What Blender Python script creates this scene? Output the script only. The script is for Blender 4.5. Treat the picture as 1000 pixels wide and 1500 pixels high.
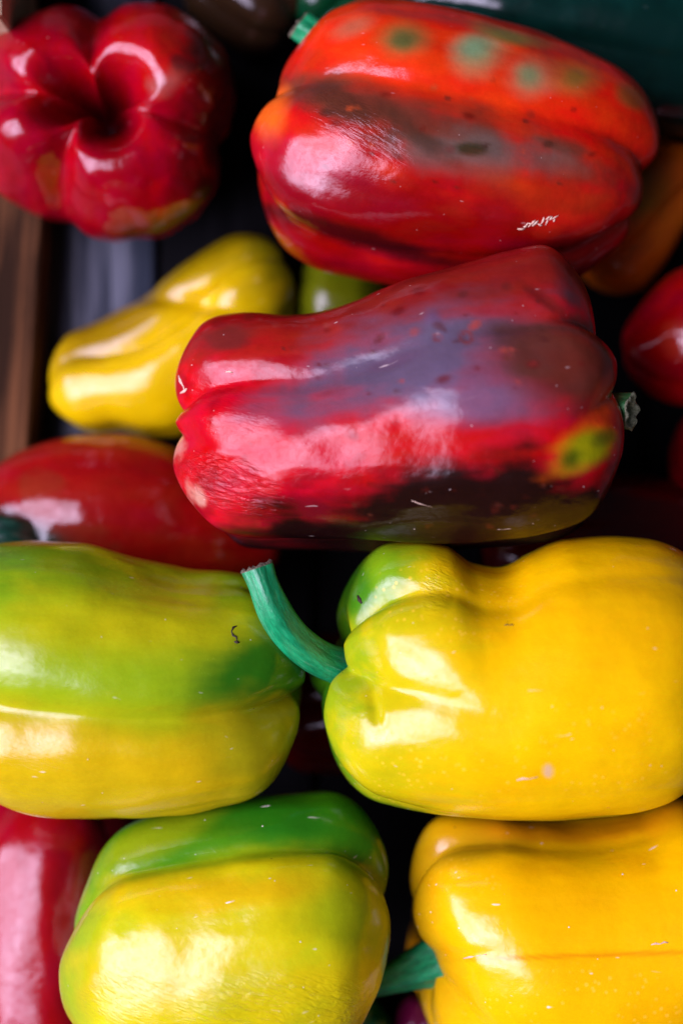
import bpy, math
import numpy as np
from mathutils import Vector
from mathutils.bvhtree import BVHTree

# ------------------------------------------------------------------ units
# 1 "unit" of the tables below = 0.19 mm.  D = height of the camera over z = 0.
K = 0.00019
D = 2210.0
FLOOR = -690.0
def W(px, py, z):
    """a point of the table top layout at height z -> metres"""
    f = (D - z) / D
    return Vector(((px - 500) * f * K, (750 - py) * f * K, z * K))

scene = bpy.context.scene
for o in list(bpy.data.objects):
    bpy.data.objects.remove(o)
col = scene.collection

# ------------------------------------------------------------------ camera
cam_d = bpy.data.cameras.new('camera')
cam = bpy.data.objects.new('camera', cam_d); col.objects.link(cam)
cam.location = (0, 0, D * K)
cam.rotation_euler = (0, 0, 0)
cam_d.sensor_fit = 'VERTICAL'
cam_d.sensor_height = 36.0
cam_d.lens = 36.0 * D / 1500.0
cam_d.clip_start = 0.01
cam_d.clip_end = 50
cam_d.dof.use_dof = True
cam_d.dof.focus_distance = (D + 130) * K
cam_d.dof.aperture_fstop = 3.0
scene.camera = cam

# ------------------------------------------------------------------ light
world = bpy.data.worlds.new('World'); scene.world = world
world.use_nodes = True
bg = world.node_tree.nodes['Background']
bg.inputs[0].default_value = (0.62, 0.72, 0.95, 1)
bg.inputs[1].default_value = 0.03

def area(name, loc, target, sx, sy, power, colr):
    d = bpy.data.lights.new(name, 'AREA'); d.shape = 'RECTANGLE'
    d.size, d.size_y, d.energy, d.color = sx, sy, power, colr
    o = bpy.data.objects.new(name, d); col.objects.link(o)
    o.location = loc
    o.rotation_euler = (Vector(target) - Vector(loc)).to_track_quat('-Z', 'Y').to_euler()
    return o
# the stall's open side: broad soft daylight from the left
sky_open = area('window_light', (-1.12, -0.15, 1.18), (0, 0, 0), 2.0, 2.05, 165, (0.80, 0.70, 1.0))
# the opening is not an even panel: brighter in the middle, cloudy, fading to its edges
_l = sky_open.data; _l.use_nodes = True; _nt = _l.node_tree
_em = next(n for n in _nt.nodes if n.type == 'EMISSION')
_par = _nt.nodes.new('ShaderNodeNewGeometry').outputs['Parametric']
_sx = _nt.nodes.new('ShaderNodeSeparateXYZ'); _nt.links.new(_par, _sx.inputs[0])
def _edge(v):
    d = _nt.nodes.new('ShaderNodeMath'); d.operation = 'SUBTRACT'; _nt.links.new(v, d.inputs[0]); d.inputs[1].default_value = 0.5
    a = _nt.nodes.new('ShaderNodeMath'); a.operation = 'ABSOLUTE'; _nt.links.new(d.outputs[0], a.inputs[0])
    m = _nt.nodes.new('ShaderNodeMapRange'); m.interpolation_type = 'SMOOTHSTEP'; _nt.links.new(a.outputs[0], m.inputs[0])
    m.inputs[1].default_value = 0.5; m.inputs[2].default_value = 0.27; return m.outputs[0]
_m = _nt.nodes.new('ShaderNodeMath'); _m.operation = 'MULTIPLY'; _nt.links.new(_edge(_sx.outputs[0]), _m.inputs[0]); _nt.links.new(_edge(_sx.outputs[1]), _m.inputs[1])
_nz = _nt.nodes.new('ShaderNodeTexNoise'); _nz.inputs['Scale'].default_value = 3.2; _nz.inputs['Detail'].default_value = 4; _nt.links.new(_par, _nz.inputs['Vector'])
_mr = _nt.nodes.new('ShaderNodeMapRange'); _nt.links.new(_nz.outputs['Fac'], _mr.inputs[0]); _mr.inputs[1].default_value = .3; _mr.inputs[2].default_value = .7; _mr.inputs[3].default_value = .5; _mr.inputs[4].default_value = 1.5
_m2 = _nt.nodes.new('ShaderNodeMath'); _m2.operation = 'MULTIPLY'; _nt.links.new(_m.outputs[0], _m2.inputs[0]); _nt.links.new(_mr.outputs[0], _m2.inputs[1])
_nt.links.new(_m2.outputs[0], _em.inputs['Strength'])

scene.view_settings.view_transform = 'Standard'
scene.view_settings.look = 'None'
scene.view_settings.exposure = -0.1
scene.view_settings.gamma = 1.0
scene.view_settings.use_curve_mapping = False
scene.cycles.max_bounces = 5
scene.cycles.diffuse_bounces = 2

# ------------------------------------------------------------------ numpy noise
_rng = np.random.RandomState(7)
_perm = np.concatenate([_rng.permutation(256)] * 3)
_grad = _rng.normal(size=(256, 3)); _grad /= np.linalg.norm(_grad, axis=1)[:, None]
def noise3(p):
    i = np.floor(p).astype(int); f = p - i
    u = f * f * f * (f * (f * 6 - 15) + 10)
    i &= 255
    r = 0
    for dx in (0, 1):
        wx = u[:, 0] if dx else 1 - u[:, 0]
        for dy in (0, 1):
            wy = u[:, 1] if dy else 1 - u[:, 1]
            for dz in (0, 1):
                wz = u[:, 2] if dz else 1 - u[:, 2]
                h = _perm[_perm[_perm[(i[:, 0] + dx) & 255] + ((i[:, 1] + dy) & 255)] + ((i[:, 2] + dz) & 255)]
                g = _grad[h]
                r = r + wx * wy * wz * ((f - np.array([dx, dy, dz])) * g).sum(1)
    return r * 1.6
def fbm(p, o=3):
    s = 0; a = 1.0
    for k in range(o):
        s = s + a * noise3(p * 2.0 ** k + 17.3 * k); a *= 0.5
    return s
def sstep(a, b, x):
    t = np.clip((x - a) / (b - a), 0, 1); return t * t * (3 - 2 * t)
def lin(c):
    c = np.array(c, float) / 255.0
    return np.where(c <= 0.04045, c / 12.92, ((c + 0.055) / 1.055) ** 2.4)

def smooth_interp(xs, ys, x):
    """monotone-ish cubic (Catmull-Rom) interpolation with linear ends"""
    xs = np.array(xs, float); ys = np.array(ys, float)
    m = np.zeros_like(ys)
    d = np.diff(ys) / np.diff(xs)
    m[0], m[-1] = d[0], d[-1]
    for i in range(1, len(xs) - 1):
        if d[i - 1] * d[i] <= 0: m[i] = 0.25 * (d[i - 1] + d[i])
        else: m[i] = 2 * d[i - 1] * d[i] / (d[i - 1] + d[i])
    k = np.clip(np.searchsorted(xs, x) - 1, 0, len(xs) - 2)
    h = xs[k + 1] - xs[k]; t = np.clip((x - xs[k]) / h, 0, 1)
    return ((2*t**3 - 3*t**2 + 1) * ys[k] + (t**3 - 2*t**2 + t) * h * m[k]
            + (-2*t**3 + 3*t**2) * ys[k + 1] + (t**3 - t**2) * h * m[k + 1])

# ------------------------------------------------------------------ materials
def nn(nt, kind, **kw):
    n = nt.nodes.new(kind)
    for k, v in kw.items(): setattr(n, k, v)
    return n
def math_n(nt, op, a, b=None, c=None, clamp=False):
    n = nt.nodes.new('ShaderNodeMath'); n.operation = op; n.use_clamp = clamp
    for i, v in enumerate((a, b, c)):
        if v is None: continue
        if isinstance(v, (int, float)): n.inputs[i].default_value = v
        else: nt.links.new(v, n.inputs[i])
    return n.outputs[0]
def mixc(nt, fac, a, b):
    n = nt.nodes.new('ShaderNodeMix'); n.data_type = 'RGBA'
    for s, v in ((n.inputs[0], fac), (n.inputs[6], a), (n.inputs[7], b)):
        if isinstance(v, (int, float)): s.default_value = v
        elif isinstance(v, tuple): s.default_value = v
        else: nt.links.new(v, s)
    return n.outputs[2]
def ramp(nt, v, a, b):
    n = nt.nodes.new('ShaderNodeMapRange'); n.interpolation_type = 'SMOOTHSTEP'
    nt.links.new(v, n.inputs[0]); n.inputs[1].default_value = a; n.inputs[2].default_value = b
    return n.outputs[0]
def scaled(nt, vec, s, off=(0, 0, 0)):
    n = nt.nodes.new('ShaderNodeMapping'); n.inputs['Scale'].default_value = s; n.inputs['Location'].default_value = off
    nt.links.new(vec, n.inputs[0]); return n.outputs[0]
def noise(nt, vec, scale, detail=3, rough=0.55, dist=0.0):
    n = nt.nodes.new('ShaderNodeTexNoise'); n.inputs['Scale'].default_value = scale
    n.inputs['Detail'].default_value = detail; n.inputs['Roughness'].default_value = rough
    n.inputs['Distortion'].default_value = dist
    nt.links.new(vec, n.inputs['Vector']); return n.outputs['Fac']
def voro(nt, vec, scale):
    n = nt.nodes.new('ShaderNodeTexVoronoi'); n.inputs['Scale'].default_value = scale
    nt.links.new(vec, n.inputs['Vector']); return n

def skin_material(name, seed=0.0, scratch=0.5, speck_col=(1, .75, .1, 1), scratch_col=(.85, .78, .66, 1),
                  rough=0.32, coat=0.62, coat_rough=0.0, sss=0.10, lump=0.25, micro=0.04, streak=0.08, mottle=0.2):
    m = bpy.data.materials.new(name); m.use_nodes = True
    nt = m.node_tree; bs = nt.nodes['Principled BSDF']; L = nt.links.new
    at = nn(nt, 'ShaderNodeAttribute', attribute_name='tint').outputs['Color']
    loc0 = nn(nt, 'ShaderNodeAttribute', attribute_name='loc').outputs['Vector']
    msk = nn(nt, 'ShaderNodeAttribute', attribute_name='mask')
    sep = nt.nodes.new('ShaderNodeSeparateColor'); L(msk.outputs['Color'], sep.inputs[0])
    wr, sp, sc = sep.outputs[0], sep.outputs[1], sep.outputs[2]
    loc = scaled(nt, loc0, (1, 1, 1), (seed, seed * 1.7, -seed))
    # colour: streaks along the fruit, mottle
    st = noise(nt, scaled(nt, loc, (0.5, 5, 5)), 1.2, 4, 0.6)
    mo = noise(nt, loc, 3.0, 6, 0.72)
    mf = noise(nt, loc, 22.0, 3, 0.7)
    mo = math_n(nt, 'MULTIPLY_ADD', math_n(nt, 'ADD', mo, math_n(nt, 'MULTIPLY', mf, 0.5)), mottle, -0.75 * mottle)
    v = math_n(nt, 'ADD', math_n(nt, 'MULTIPLY_ADD', st, streak * 2, 1 - streak), mo)
    hs = nt.nodes.new('ShaderNodeHueSaturation'); L(at, hs.inputs['Color']); L(v, hs.inputs['Value'])
    hue = math_n(nt, 'MULTIPLY_ADD', noise(nt, scaled(nt, loc, (.4, 1.2, 1.2)), 2.1, 3), 0.016, 0.492)
    L(hue, hs.inputs['Hue'])
    c = hs.outputs[0]
    # pale pores
    v1 = voro(nt, loc, 9.0)
    dots = math_n(nt, 'SUBTRACT', 1.0, ramp(nt, v1.outputs['Distance'], 0.12, 0.34))
    dots = math_n(nt, 'MULTIPLY', dots, math_n(nt, 'MULTIPLY', sp, ramp(nt, noise(nt, loc, 2.3, 2), 0.38, 0.62)))
    c = mixc(nt, math_n(nt, 'MULTIPLY', dots, 0.6), c, speck_col)
    # short pale scratches and corky nicks
    wv = scaled(nt, loc, (1.1, 5.0, 5.0))
    nz = nn(nt, 'ShaderNodeTexNoise'); nz.inputs['Scale'].default_value = 2.0; L(loc, nz.inputs['Vector'])
    add = nn(nt, 'ShaderNodeVectorMath', operation='MULTIPLY_ADD'); L(nz.outputs['Color'], add.inputs[0]); add.inputs[1].default_value = (1.2, 1.2, 1.2); L(wv, add.inputs[2])
    v2 = voro(nt, add.outputs[0], 1.7)
    ln = math_n(nt, 'SUBTRACT', 1.0, ramp(nt, v2.outputs['Distance'], 0.05, 0.15))
    sc2 = nt.nodes.new('ShaderNodeSeparateColor'); L(v2.outputs['Color'], sc2.inputs[0])
    ln = math_n(nt, 'MULTIPLY', ln, ramp(nt, sc2.outputs[0], 0.80, 0.9))
    v3 = voro(nt, loc, 6.0)
    nk = math_n(nt, 'SUBTRACT', 1.0, ramp(nt, v3.outputs['Distance'], 0.04, 0.09))
    sc3 = nt.nodes.new('ShaderNodeSeparateColor'); L(v3.outputs['Color'], sc3.inputs[0])
    nk = math_n(nt, 'MULTIPLY', nk, ramp(nt, sc3.outputs[0], 0.8, 0.86))
    marks = math_n(nt, 'MULTIPLY', math_n(nt, 'MAXIMUM', ln, nk), math_n(nt, 'MULTIPLY', sc, scratch), clamp=True)
    c = mixc(nt, marks, c, scratch_col)
    # tiny dark specks
    v4 = voro(nt, loc, 2.6)
    sc4 = nt.nodes.new('ShaderNodeSeparateColor'); L(v4.outputs['Color'], sc4.inputs[0])
    dk = math_n(nt, 'MULTIPLY', math_n(nt, 'SUBTRACT', 1.0, ramp(nt, v4.outputs['Distance'], 0.018, 0.04)), ramp(nt, sc4.outputs[1], 0.62, 0.66))
    c = mixc(nt, math_n(nt, 'MULTIPLY', dk, 0.8), c, (.03, .015, .008, 1))
    L(c, bs.inputs['Base Color'])
    # gloss
    rn = noise(nt, loc, 1.6, 4, 0.6)
    L(math_n(nt, 'ADD', math_n(nt, 'MULTIPLY_ADD', rn, 0.22, rough - 0.11), math_n(nt, 'MULTIPLY', marks, 0.4)), bs.inputs['Roughness'])
    bs.inputs['IOR'].default_value = 1.48
    dull = noise(nt, loc, 2.2, 5, 0.7)
    fine = noise(nt, loc, 14.0, 4, 0.7)
    dl = math_n(nt, 'MULTIPLY_ADD', ramp(nt, dull, 0.42, 0.68), 0.11, coat_rough + 0.02)
    L(math_n(nt, 'ADD', dl, math_n(nt, 'MULTIPLY', ramp(nt, fine, 0.5, 0.7), 0.08)), bs.inputs['Coat Roughness'])
    L(math_n(nt, 'MULTIPLY', math_n(nt, 'SUBTRACT', 1.12, math_n(nt, 'MULTIPLY', ramp(nt, fine, 0.45, 0.72), 0.45)), coat, clamp=True), bs.inputs['Coat Weight'])
    bs.inputs['Coat IOR'].default_value = 1.62
    bs.inputs['Specular IOR Level'].default_value = 0.07
    if sss:
        bs.inputs['Subsurface Weight'].default_value = sss
        bs.inputs['Subsurface Radius'].default_value = (1.0, 0.45, 0.12)
        bs.inputs['Subsurface Scale'].default_value = 0.0035
    # relief
    h1 = noise(nt, loc, 1.1, 3, 0.5)
    h2 = noise(nt, loc, 7.0, 4, 0.6)
    h2b = noise(nt, scaled(nt, loc, (1, 6, 6)), 3.0, 2, 0.5)
    wv2 = scaled(nt, loc, (1, 1, 1))
    wrot = nt.nodes.new('ShaderNodeMapping'); wrot.inputs['Rotation'].default_value = (0, 0, math.radians(22)); L(wv2, wrot.inputs[0])
    wn = noise(nt, scaled(nt, wrot.outputs[0], (2.2, 10, 6)), 1.7, 4, 0.55, 0.9)
    h = math_n(nt, 'MULTIPLY', h1, lump)
    h = math_n(nt, 'MULTIPLY_ADD', h2, micro, h)
    h = math_n(nt, 'MULTIPLY_ADD', h2b, micro * 0.15, h)
    h = math_n(nt, 'MULTIPLY_ADD', math_n(nt, 'MULTIPLY', wn, wr), 0.62, h)
    h = math_n(nt, 'MULTIPLY_ADD', marks, 0.03, h)
    bp = nt.nodes.new('ShaderNodeBump'); bp.inputs['Strength'].default_value = 1.0
    bp.inputs['Distance'].default_value = 12 * K
    L(h, bp.inputs['Height']); L(bp.outputs[0], bs.inputs['Normal']); L(bp.outputs[0], bs.inputs['Coat Normal'])
    return m

def stem_material(name, a, b, seed=0.0):
    m = bpy.data.materials.new(name); m.use_nodes = True
    nt = m.node_tree; bs = nt.nodes['Principled BSDF']; L = nt.links.new
    loc0 = nn(nt, 'ShaderNodeAttribute', attribute_name='loc').outputs['Vector']
    loc = scaled(nt, loc0, (1, 1, 1), (seed, seed, seed))
    f = noise(nt, scaled(nt, loc, (1.5, 6, 6)), 2.0, 5, 0.65)
    g = noise(nt, loc, 3.5, 4, 0.6)
    c = mixc(nt, ramp(nt, f, 0.3, 0.7), tuple(lin(a)) + (1,), tuple(lin(b)) + (1,))
    c = mixc(nt, math_n(nt, 'MULTIPLY', ramp(nt, g, 0.66, 0.76), 0.7), c, (.012, .03, .02, 1))
    pale = noise(nt, scaled(nt, loc, (.8, 8, 8)), 3.0, 3)
    c = mixc(nt, math_n(nt, 'MULTIPLY', ramp(nt, pale, 0.55, 0.75), 0.18), c, (.35, .5, .33, 1))
    L(c, bs.inputs['Base Color'])
    bs.inputs['Roughness'].default_value = 0.3
    bs.inputs['Coat Weight'].default_value = 0.4; bs.inputs['Coat Roughness'].default_value = 0.12
    bs.inputs['Subsurface Weight'].default_value = 0.08
    bs.inputs['Subsurface Scale'].default_value = 0.002
    bp = nt.nodes.new('ShaderNodeBump'); bp.inputs['Strength'].default_value = 0.7; bp.inputs['Distance'].default_value = 5 * K
    L(math_n(nt, 'ADD', f, math_n(nt, 'MULTIPLY', g, 0.6)), bp.inputs['Height']); L(bp.outputs[0], bs.inputs['Normal'])
    return m

def plain_material(name, c1, c2, scale, rough=0.7, bump=0.4):
    m = bpy.data.materials.new(name); m.use_nodes = True
    nt = m.node_tree; bs = nt.nodes['Principled BSDF']; L = nt.links.new
    tc = nt.nodes.new('ShaderNodeTexCoord').outputs['Object']
    f = noise(nt, tc, scale, 5, 0.65)
    L(mixc(nt, ramp(nt, f, 0.3, 0.7), tuple(lin(c1)) + (1,), tuple(lin(c2)) + (1,)), bs.inputs['Base Color'])
    bs.inputs['Roughness'].default_value = rough
    bp = nt.nodes.new('ShaderNodeBump'); bp.inputs['Strength'].default_value = bump; bp.inputs['Distance'].default_value = 4 * K
    L(f, bp.inputs['Height']); L(bp.outputs[0], bs.inputs['Normal'])
    return m

def wood_material(name, c1, c2, knot, seed):
    m = bpy.data.materials.new(name); m.use_nodes = True
    nt = m.node_tree; bs = nt.nodes['Principled BSDF']; L = nt.links.new
    tc = nt.nodes.new('ShaderNodeTexCoord').outputs['Object']
    oi = nt.nodes.new('ShaderNodeObjectInfo').outputs['Random']
    cmb = nt.nodes.new('ShaderNodeCombineXYZ'); L(math_n(nt, 'MULTIPLY', oi, 9.0), cmb.inputs[0]); L(math_n(nt, 'MULTIPLY', oi, 5.0), cmb.inputs[1])
    ad = nn(nt, 'ShaderNodeVectorMath', operation='ADD'); L(tc, ad.inputs[0]); L(cmb.outputs[0], ad.inputs[1])
    v = ad.outputs[0]
    g = noise(nt, scaled(nt, v, (120, 7, 120), (seed, 0, 0)), 1.0, 5, 0.65, 0.5)
    b = noise(nt, scaled(nt, v, (22, 9, 22), (seed, 3, 0)), 1.0, 3, 0.6)
    c = mixc(nt, ramp(nt, g, 0.38, 0.64), tuple(lin(c1)) + (1,), tuple(lin(c2)) + (1,))
    c = mixc(nt, ramp(nt, b, 0.57, 0.72), c, tuple(lin(knot)) + (1,))
    L(c, bs.inputs['Base Color']); bs.inputs['Roughness'].default_value = 0.85; bs.inputs['Specular IOR Level'].default_value = 0.08
    bp = nt.nodes.new('ShaderNodeBump'); bp.inputs['Strength'].default_value = 0.6; bp.inputs['Distance'].default_value = 0.001
    L(g, bp.inputs['Height']); L(bp.outputs[0], bs.inputs['Normal'])
    return m

# ------------------------------------------------------------------ helpers
def link_mesh(name, verts, faces, mat, parent=None, smooth=True, attrs=None):
    me = bpy.data.meshes.new(name)
    me.from_pydata([tuple(v) for v in verts] if not isinstance(verts, np.ndarray) else verts.tolist(), [], faces)
    if smooth: me.polygons.foreach_set('use_smooth', [True] * len(me.polygons))
    for nme, (ty, data) in (attrs or {}).items():
        a = me.attributes.new(nme, ty, 'POINT')
        a.data.foreach_set('color' if ty == 'FLOAT_COLOR' else 'vector', np.ascontiguousarray(data, dtype=np.float32).ravel())
    me.materials.append(mat); me.update()
    o = bpy.data.objects.new(name, me); col.objects.link(o)
    if parent is not None:
        o.parent = parent
        o.location = -parent.location      # vertices are given in world metres
    return o
def thing(name, label, cat, loc, group=None):
    o = bpy.data.objects.new(name, None); col.objects.link(o); o.location = loc
    o.empty_display_size = 0.02
    o['label'] = label; o['category'] = cat
    if group: o['group'] = group
    return o

def grid_faces(nu, nv):
    i, j = np.meshgrid(np.arange(nu - 1), np.arange(nv), indexing='ij')
    a = i * nv + j; b = i * nv + (j + 1) % nv
    return np.stack([a, b, b + nv, a + nv], -1).reshape(-1, 4).tolist()

GROUP = 'bell peppers heaped in the crate'
BVH = {}

def pepper(label, A, B, zA, zB, up, lo, cap0, cap1, grooves, base, paint=(), dents=(), masks=(), depth=0.94,
           lob=(0.10, 0.10), res=(230, 300), mat=None, seed=1.0, amp=0.012, frame=None, droop=(.12, .12)):
    """A bell pepper.  Its long axis runs from A to B; `up` and `lo` give the two flanks along it.
    cap = (length, power, lip, dimple, [(theta, reach), ...]); groove = (theta0, theta1, width, d0, dmid, d1)."""
    A = np.array(A, float); B = np.array(B, float)
    L = np.linalg.norm(B - A); ux = (B - A) / L
    uy = np.array([ux[1], -ux[0]])             # "upper" side of the axis
    nu, nv = res
    # meridian
    n0 = nu // 3; n1 = nu - 2 * n0
    ph = np.linspace(0.004, math.pi / 2, n0)
    p0, p1 = cap0[1], cap1[1]
    R0 = np.sin(ph) ** (2 / p0); X0 = cap0[0] * (1 - np.maximum(np.cos(ph), 0) ** (2 / p0))
    R1 = np.sin(ph) ** (2 / p1); X1 = cap1[0] * (1 - np.maximum(np.cos(ph), 0) ** (2 / p1))
    xb = np.linspace(cap0[0], L - cap1[0], n1 + 2)[1:-1]
    R = np.concatenate([R0, np.ones(n1), R1[::-1]])
    X = np.concatenate([X0, xb, L - X1[::-1]])
    dim0 = np.concatenate([np.exp(-(R0 / cap0[2]) ** 2 * 1.4), np.zeros(n1 + n0)])
    dim1 = np.concatenate([np.zeros(n0 + n1), np.exp(-(R1[::-1] / cap1[2]) ** 2 * 1.4)])
    th = np.linspace(-90, 270, nv, endpoint=False)
    s = X / L
    # flanks
    def flank(pts):
        q = np.array(pts, float) - A
        xs = q @ ux; ys = q @ uy
        k = np.argsort(xs); return smooth_interp(xs[k], ys[k], X)
    if frame is None:
        yu, yl = flank(up), flank(lo)
    else:
        yu = smooth_interp([a for a, b in up], [b for a, b in up], s); yl = -smooth_interp([a for a, b in lo], [b for a, b in lo], s)
    yc = (yu + yl) / 2; w = np.maximum((yu - yl) / 2, 1)
    S, TH = np.meshgrid(s, th, indexing='ij')
    rho = np.ones_like(S); G = np.zeros_like(S)
    for g in grooves:
        tc = g[0] + (g[1] - g[0]) * S
        dlt = (TH - tc + 180) % 360 - 180
        e = 3.0 if frame is None else 5.0
        dl2 = np.sqrt(dlt ** 2 + e * e) - e
        pr = 0.6 * np.exp(-dl2 / (g[2] * .62)) + 0.4 * np.exp(-dl2 / (g[2] * 1.7))
        dp = smooth_interp([0, .2, .5, .8, 1], [g[3], .4 * g[3] + .6 * g[4], g[4], .4 * g[5] + .6 * g[4], g[5]], S.ravel()).reshape(S.shape)
        rho -= dp * 1.35 * pr; G = np.maximum(G, pr)
    rho = np.maximum(rho, 0.2)
    yy = rho * np.cos(np.radians(TH)); zz = rho * np.sin(np.radians(TH))
    mx = yy.max(1, keepdims=True); mn = yy.min(1, keepdims=True)
    yy = (yy - (mx + mn) / 2) / ((mx - mn) / 2)
    dep = depth if not isinstance(depth, (list, tuple)) else smooth_interp([a for a, b in depth], [b for a, b in depth], s)[:, None]
    wz = w.copy()                               # the back rises evenly even where a flank dips in
    ss = np.linspace(0, 1, 60); ww = np.interp(ss, s, w)
    kk = np.exp(-((ss[:, None] - ss[None, :]) / .16) ** 2); ww = (kk @ ww) / kk.sum(1)
    wz = np.interp(s, ss, ww)
    y = yc[:, None] + yy * w[:, None] * R[:, None]
    z = zz * (wz * R)[:, None] * dep
    sag = 1 - droop[0] * np.clip(1 - s / .38, 0, 1) ** 2 - droop[1] * np.clip(1 - (1 - s) / .38, 0, 1) ** 2
    z = np.where(z > 0, z * sag[:, None], z)
    # ends: dimples, lobes that reach out, creases that stay back
    def reach(tab, TH):
        if not tab: return np.zeros_like(TH)
        t = sorted(tab); xs = [a - 360 for a, b in t] + [a for a, b in t] + [a + 360 for a, b in t]; ys = [b for a, b in t] * 3
        return smooth_interp(xs, ys, TH.ravel()).reshape(TH.shape)
    Rg = R[:, None]
    f0 = np.clip(1 - S / 0.55, 0, 1) ** 2; f1 = np.clip(1 - (1 - S) / 0.55, 0, 1) ** 2
    x = X[:, None] + np.zeros_like(S)
    x = x + cap0[3] * dim0[:, None] - cap1[3] * dim1[:, None]
    bump = Rg ** 0.7
    wm = w.max()
    x = x + bump * f0 * (-reach(cap0[4], TH) + lob[0] * wm * G * sstep(0, .5, Rg))
    x = x - bump * f1 * (-reach(cap1[4], TH) + lob[1] * wm * G * sstep(0, .5, Rg))
    loc = np.stack([x, y, z], -1).reshape(-1, 3)
    # soft irregularity
    rad = np.stack([np.zeros_like(S), yy, zz], -1).reshape(-1, 3); rad /= (np.linalg.norm(rad, axis=1)[:, None] + 1e-6)
    q = loc / 100.0
    d = fbm(q * 0.75 + seed * 7.1, 2) * amp * wm * 2 + fbm(q * np.array([.5, 2.2, 2.2]) + seed * 3.3, 2) * amp * wm * 0.6
    loc = loc + rad * (d * np.repeat(R, nv) ** 0.8)[:, None]
    # to the scene
    def place(loc):
        zc = zA + (zB - zA) * np.clip(loc[:, 0] / L, -.3, 1.3)
        if frame is None:
            pp = A + loc[:, :1] * ux + loc[:, 1:2] * uy
            f = (D - zc) / D
            return np.stack([(pp[:, 0] - 500) * f, (750 - pp[:, 1]) * f, zc + loc[:, 2] * f], -1)
        f = (D - zA) / D                     # free orientation: frame = (x axis, y axis, z axis) in scene axes
        org = np.array([(A[0] - 500) * f, (750 - A[1]) * f, zA])
        return org + (loc @ np.array(frame)) * f
    P = place(loc)
    def proj(P):
        f = D / (D - P[:, 2]); return np.stack([500 + P[:, 0] * f, 750 - P[:, 1] * f], -1)
    pj = proj(P)
    # facing (smooth normal)
    Pg = P.reshape(nu, nv, 3)
    du = np.gradient(Pg, axis=0); dv = np.roll(Pg, -1, 1) - np.roll(Pg, 1, 1)
    nrm = np.cross(dv, du); nrm /= (np.linalg.norm(nrm, axis=2)[..., None] + 1e-9)
    cen = Pg.mean((0, 1))
    if ((Pg - cen) * nrm).sum() < 0: nrm = -nrm
    nrm = nrm.reshape(-1, 3)
    front = sstep(-0.15, 0.15, nrm[:, 2])
    def rdist(cx, cy, rx, ry, ang):
        a = math.radians(ang); dx = pj[:, 0] - cx; dy = -(pj[:, 1] - cy)
        return np.sqrt(((dx * math.cos(a) + dy * math.sin(a)) / rx) ** 2 + ((-dx * math.sin(a) + dy * math.cos(a)) / ry) ** 2)
    for (cx, cy, rx, ry, ang, am) in dents:
        r = rdist(cx, cy, rx, ry, ang)
        P = P + nrm * (am * np.exp(-r * r) * front)[:, None]
    if zA <= -510: P[:, 2] += FLOOR + 1 - P[:, 2].min()      # the lower layer rests on the crate floor
    pj = proj(P)
    # colour of the skin, with some sheen and shade painted into it
    tint = np.repeat(lin(base)[None, :], len(P), 0)
    strk = fbm(q * np.array([.35, 3.0, 3.0]) + seed * 5.7, 5); crs = fbm(q * np.array([4.0, 1.1, 1.1]) + seed * 2.9, 4); blot = fbm(q * 1.3 + seed * 11.0, 6)
    for pt in paint:
        kind = pt[0]
        if kind == 'blob':      # cx cy rx ry ang colour strength softness noise
            _, cx, cy, rx, ry, ang, c, st, soft, nz = pt
            r = rdist(cx, cy, rx, ry, ang) + nz * (0.55 * blot + 0.5 * strk + (0.28 * crs if nz >= .85 else 0))
            wgt = st * (1 - sstep(1 - soft, 1 + soft, r)) * front
        elif kind == 'end':     # which, from, to (fraction of the length), colour, strength, noise
            _, e, a, b, c, st, nz = pt
            t = np.repeat(s, nv) if e == 0 else 1 - np.repeat(s, nv)
            wgt = st * (1 - sstep(a, b, t + nz * (0.25 * strk + 0.15 * blot)))
        elif kind == 'band':    # theta, half width, colour, strength, soft, noise
            _, t0, hw, c, st, soft, nz = pt
            dl = np.abs((TH.ravel() - t0 + 180) % 360 - 180) / hw + nz * (0.5 * strk + .3 * blot)
            wgt = st * (1 - sstep(1 - soft, 1 + soft, dl))
        elif kind == 'ring':    # cx cy r width colour strength
            _, cx, cy, r0, wd, c, st = pt
            r = rdist(cx, cy, r0, r0, 0)
            wgt = st * np.exp(-((r - 1) * r0 / wd) ** 2) * front
        elif kind == 'noise':   # colour, strength, lo, hi
            _, c, st, a, b = pt
            wgt = st * sstep(a, b, blot + .5 * strk)
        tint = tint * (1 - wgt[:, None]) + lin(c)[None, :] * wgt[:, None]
    mk = np.zeros((len(P), 4)); mk[:, 3] = 1; mk[:, 2] = 0.35
    for (ch, cx, cy, rx, ry, ang, st) in masks:
        r = rdist(cx, cy, rx, ry, ang)
        mk[:, ch] = np.maximum(mk[:, ch], st * (1 - sstep(.5, 1.1, r)) * front)
    basep = P.mean(0); basez = P[:, 2].min()
    t = thing('bell_pepper', label, 'bell pepper', (basep[0] * K, basep[1] * K, basez * K), GROUP)
    faces = grid_faces(nu, nv)
    faces.append(list(range(nv))[::-1]); faces.append([(nu - 1) * nv + k for k in range(nv)])
    if np.linalg.det(np.stack([nrm[nv * (nu // 2)], (Pg[nu//2, 1] - Pg[nu//2, 0]), (Pg[nu//2+1, 0] - Pg[nu//2, 0])])) < 0:
        faces = [f[::-1] for f in faces]
    o = link_mesh('body', P * K, faces, mat, t, True,
                  {'tint': ('FLOAT_COLOR', np.concatenate([tint, np.ones((len(P), 1))], 1)),
                   'loc': ('FLOAT_VECTOR', q), 'mask': ('FLOAT_COLOR', mk)})
    t['_bvh'] = 0; del t['_bvh']
    BVH[t.name] = BVHTree.FromPolygons((P * K).tolist(), faces)
    return t

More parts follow.
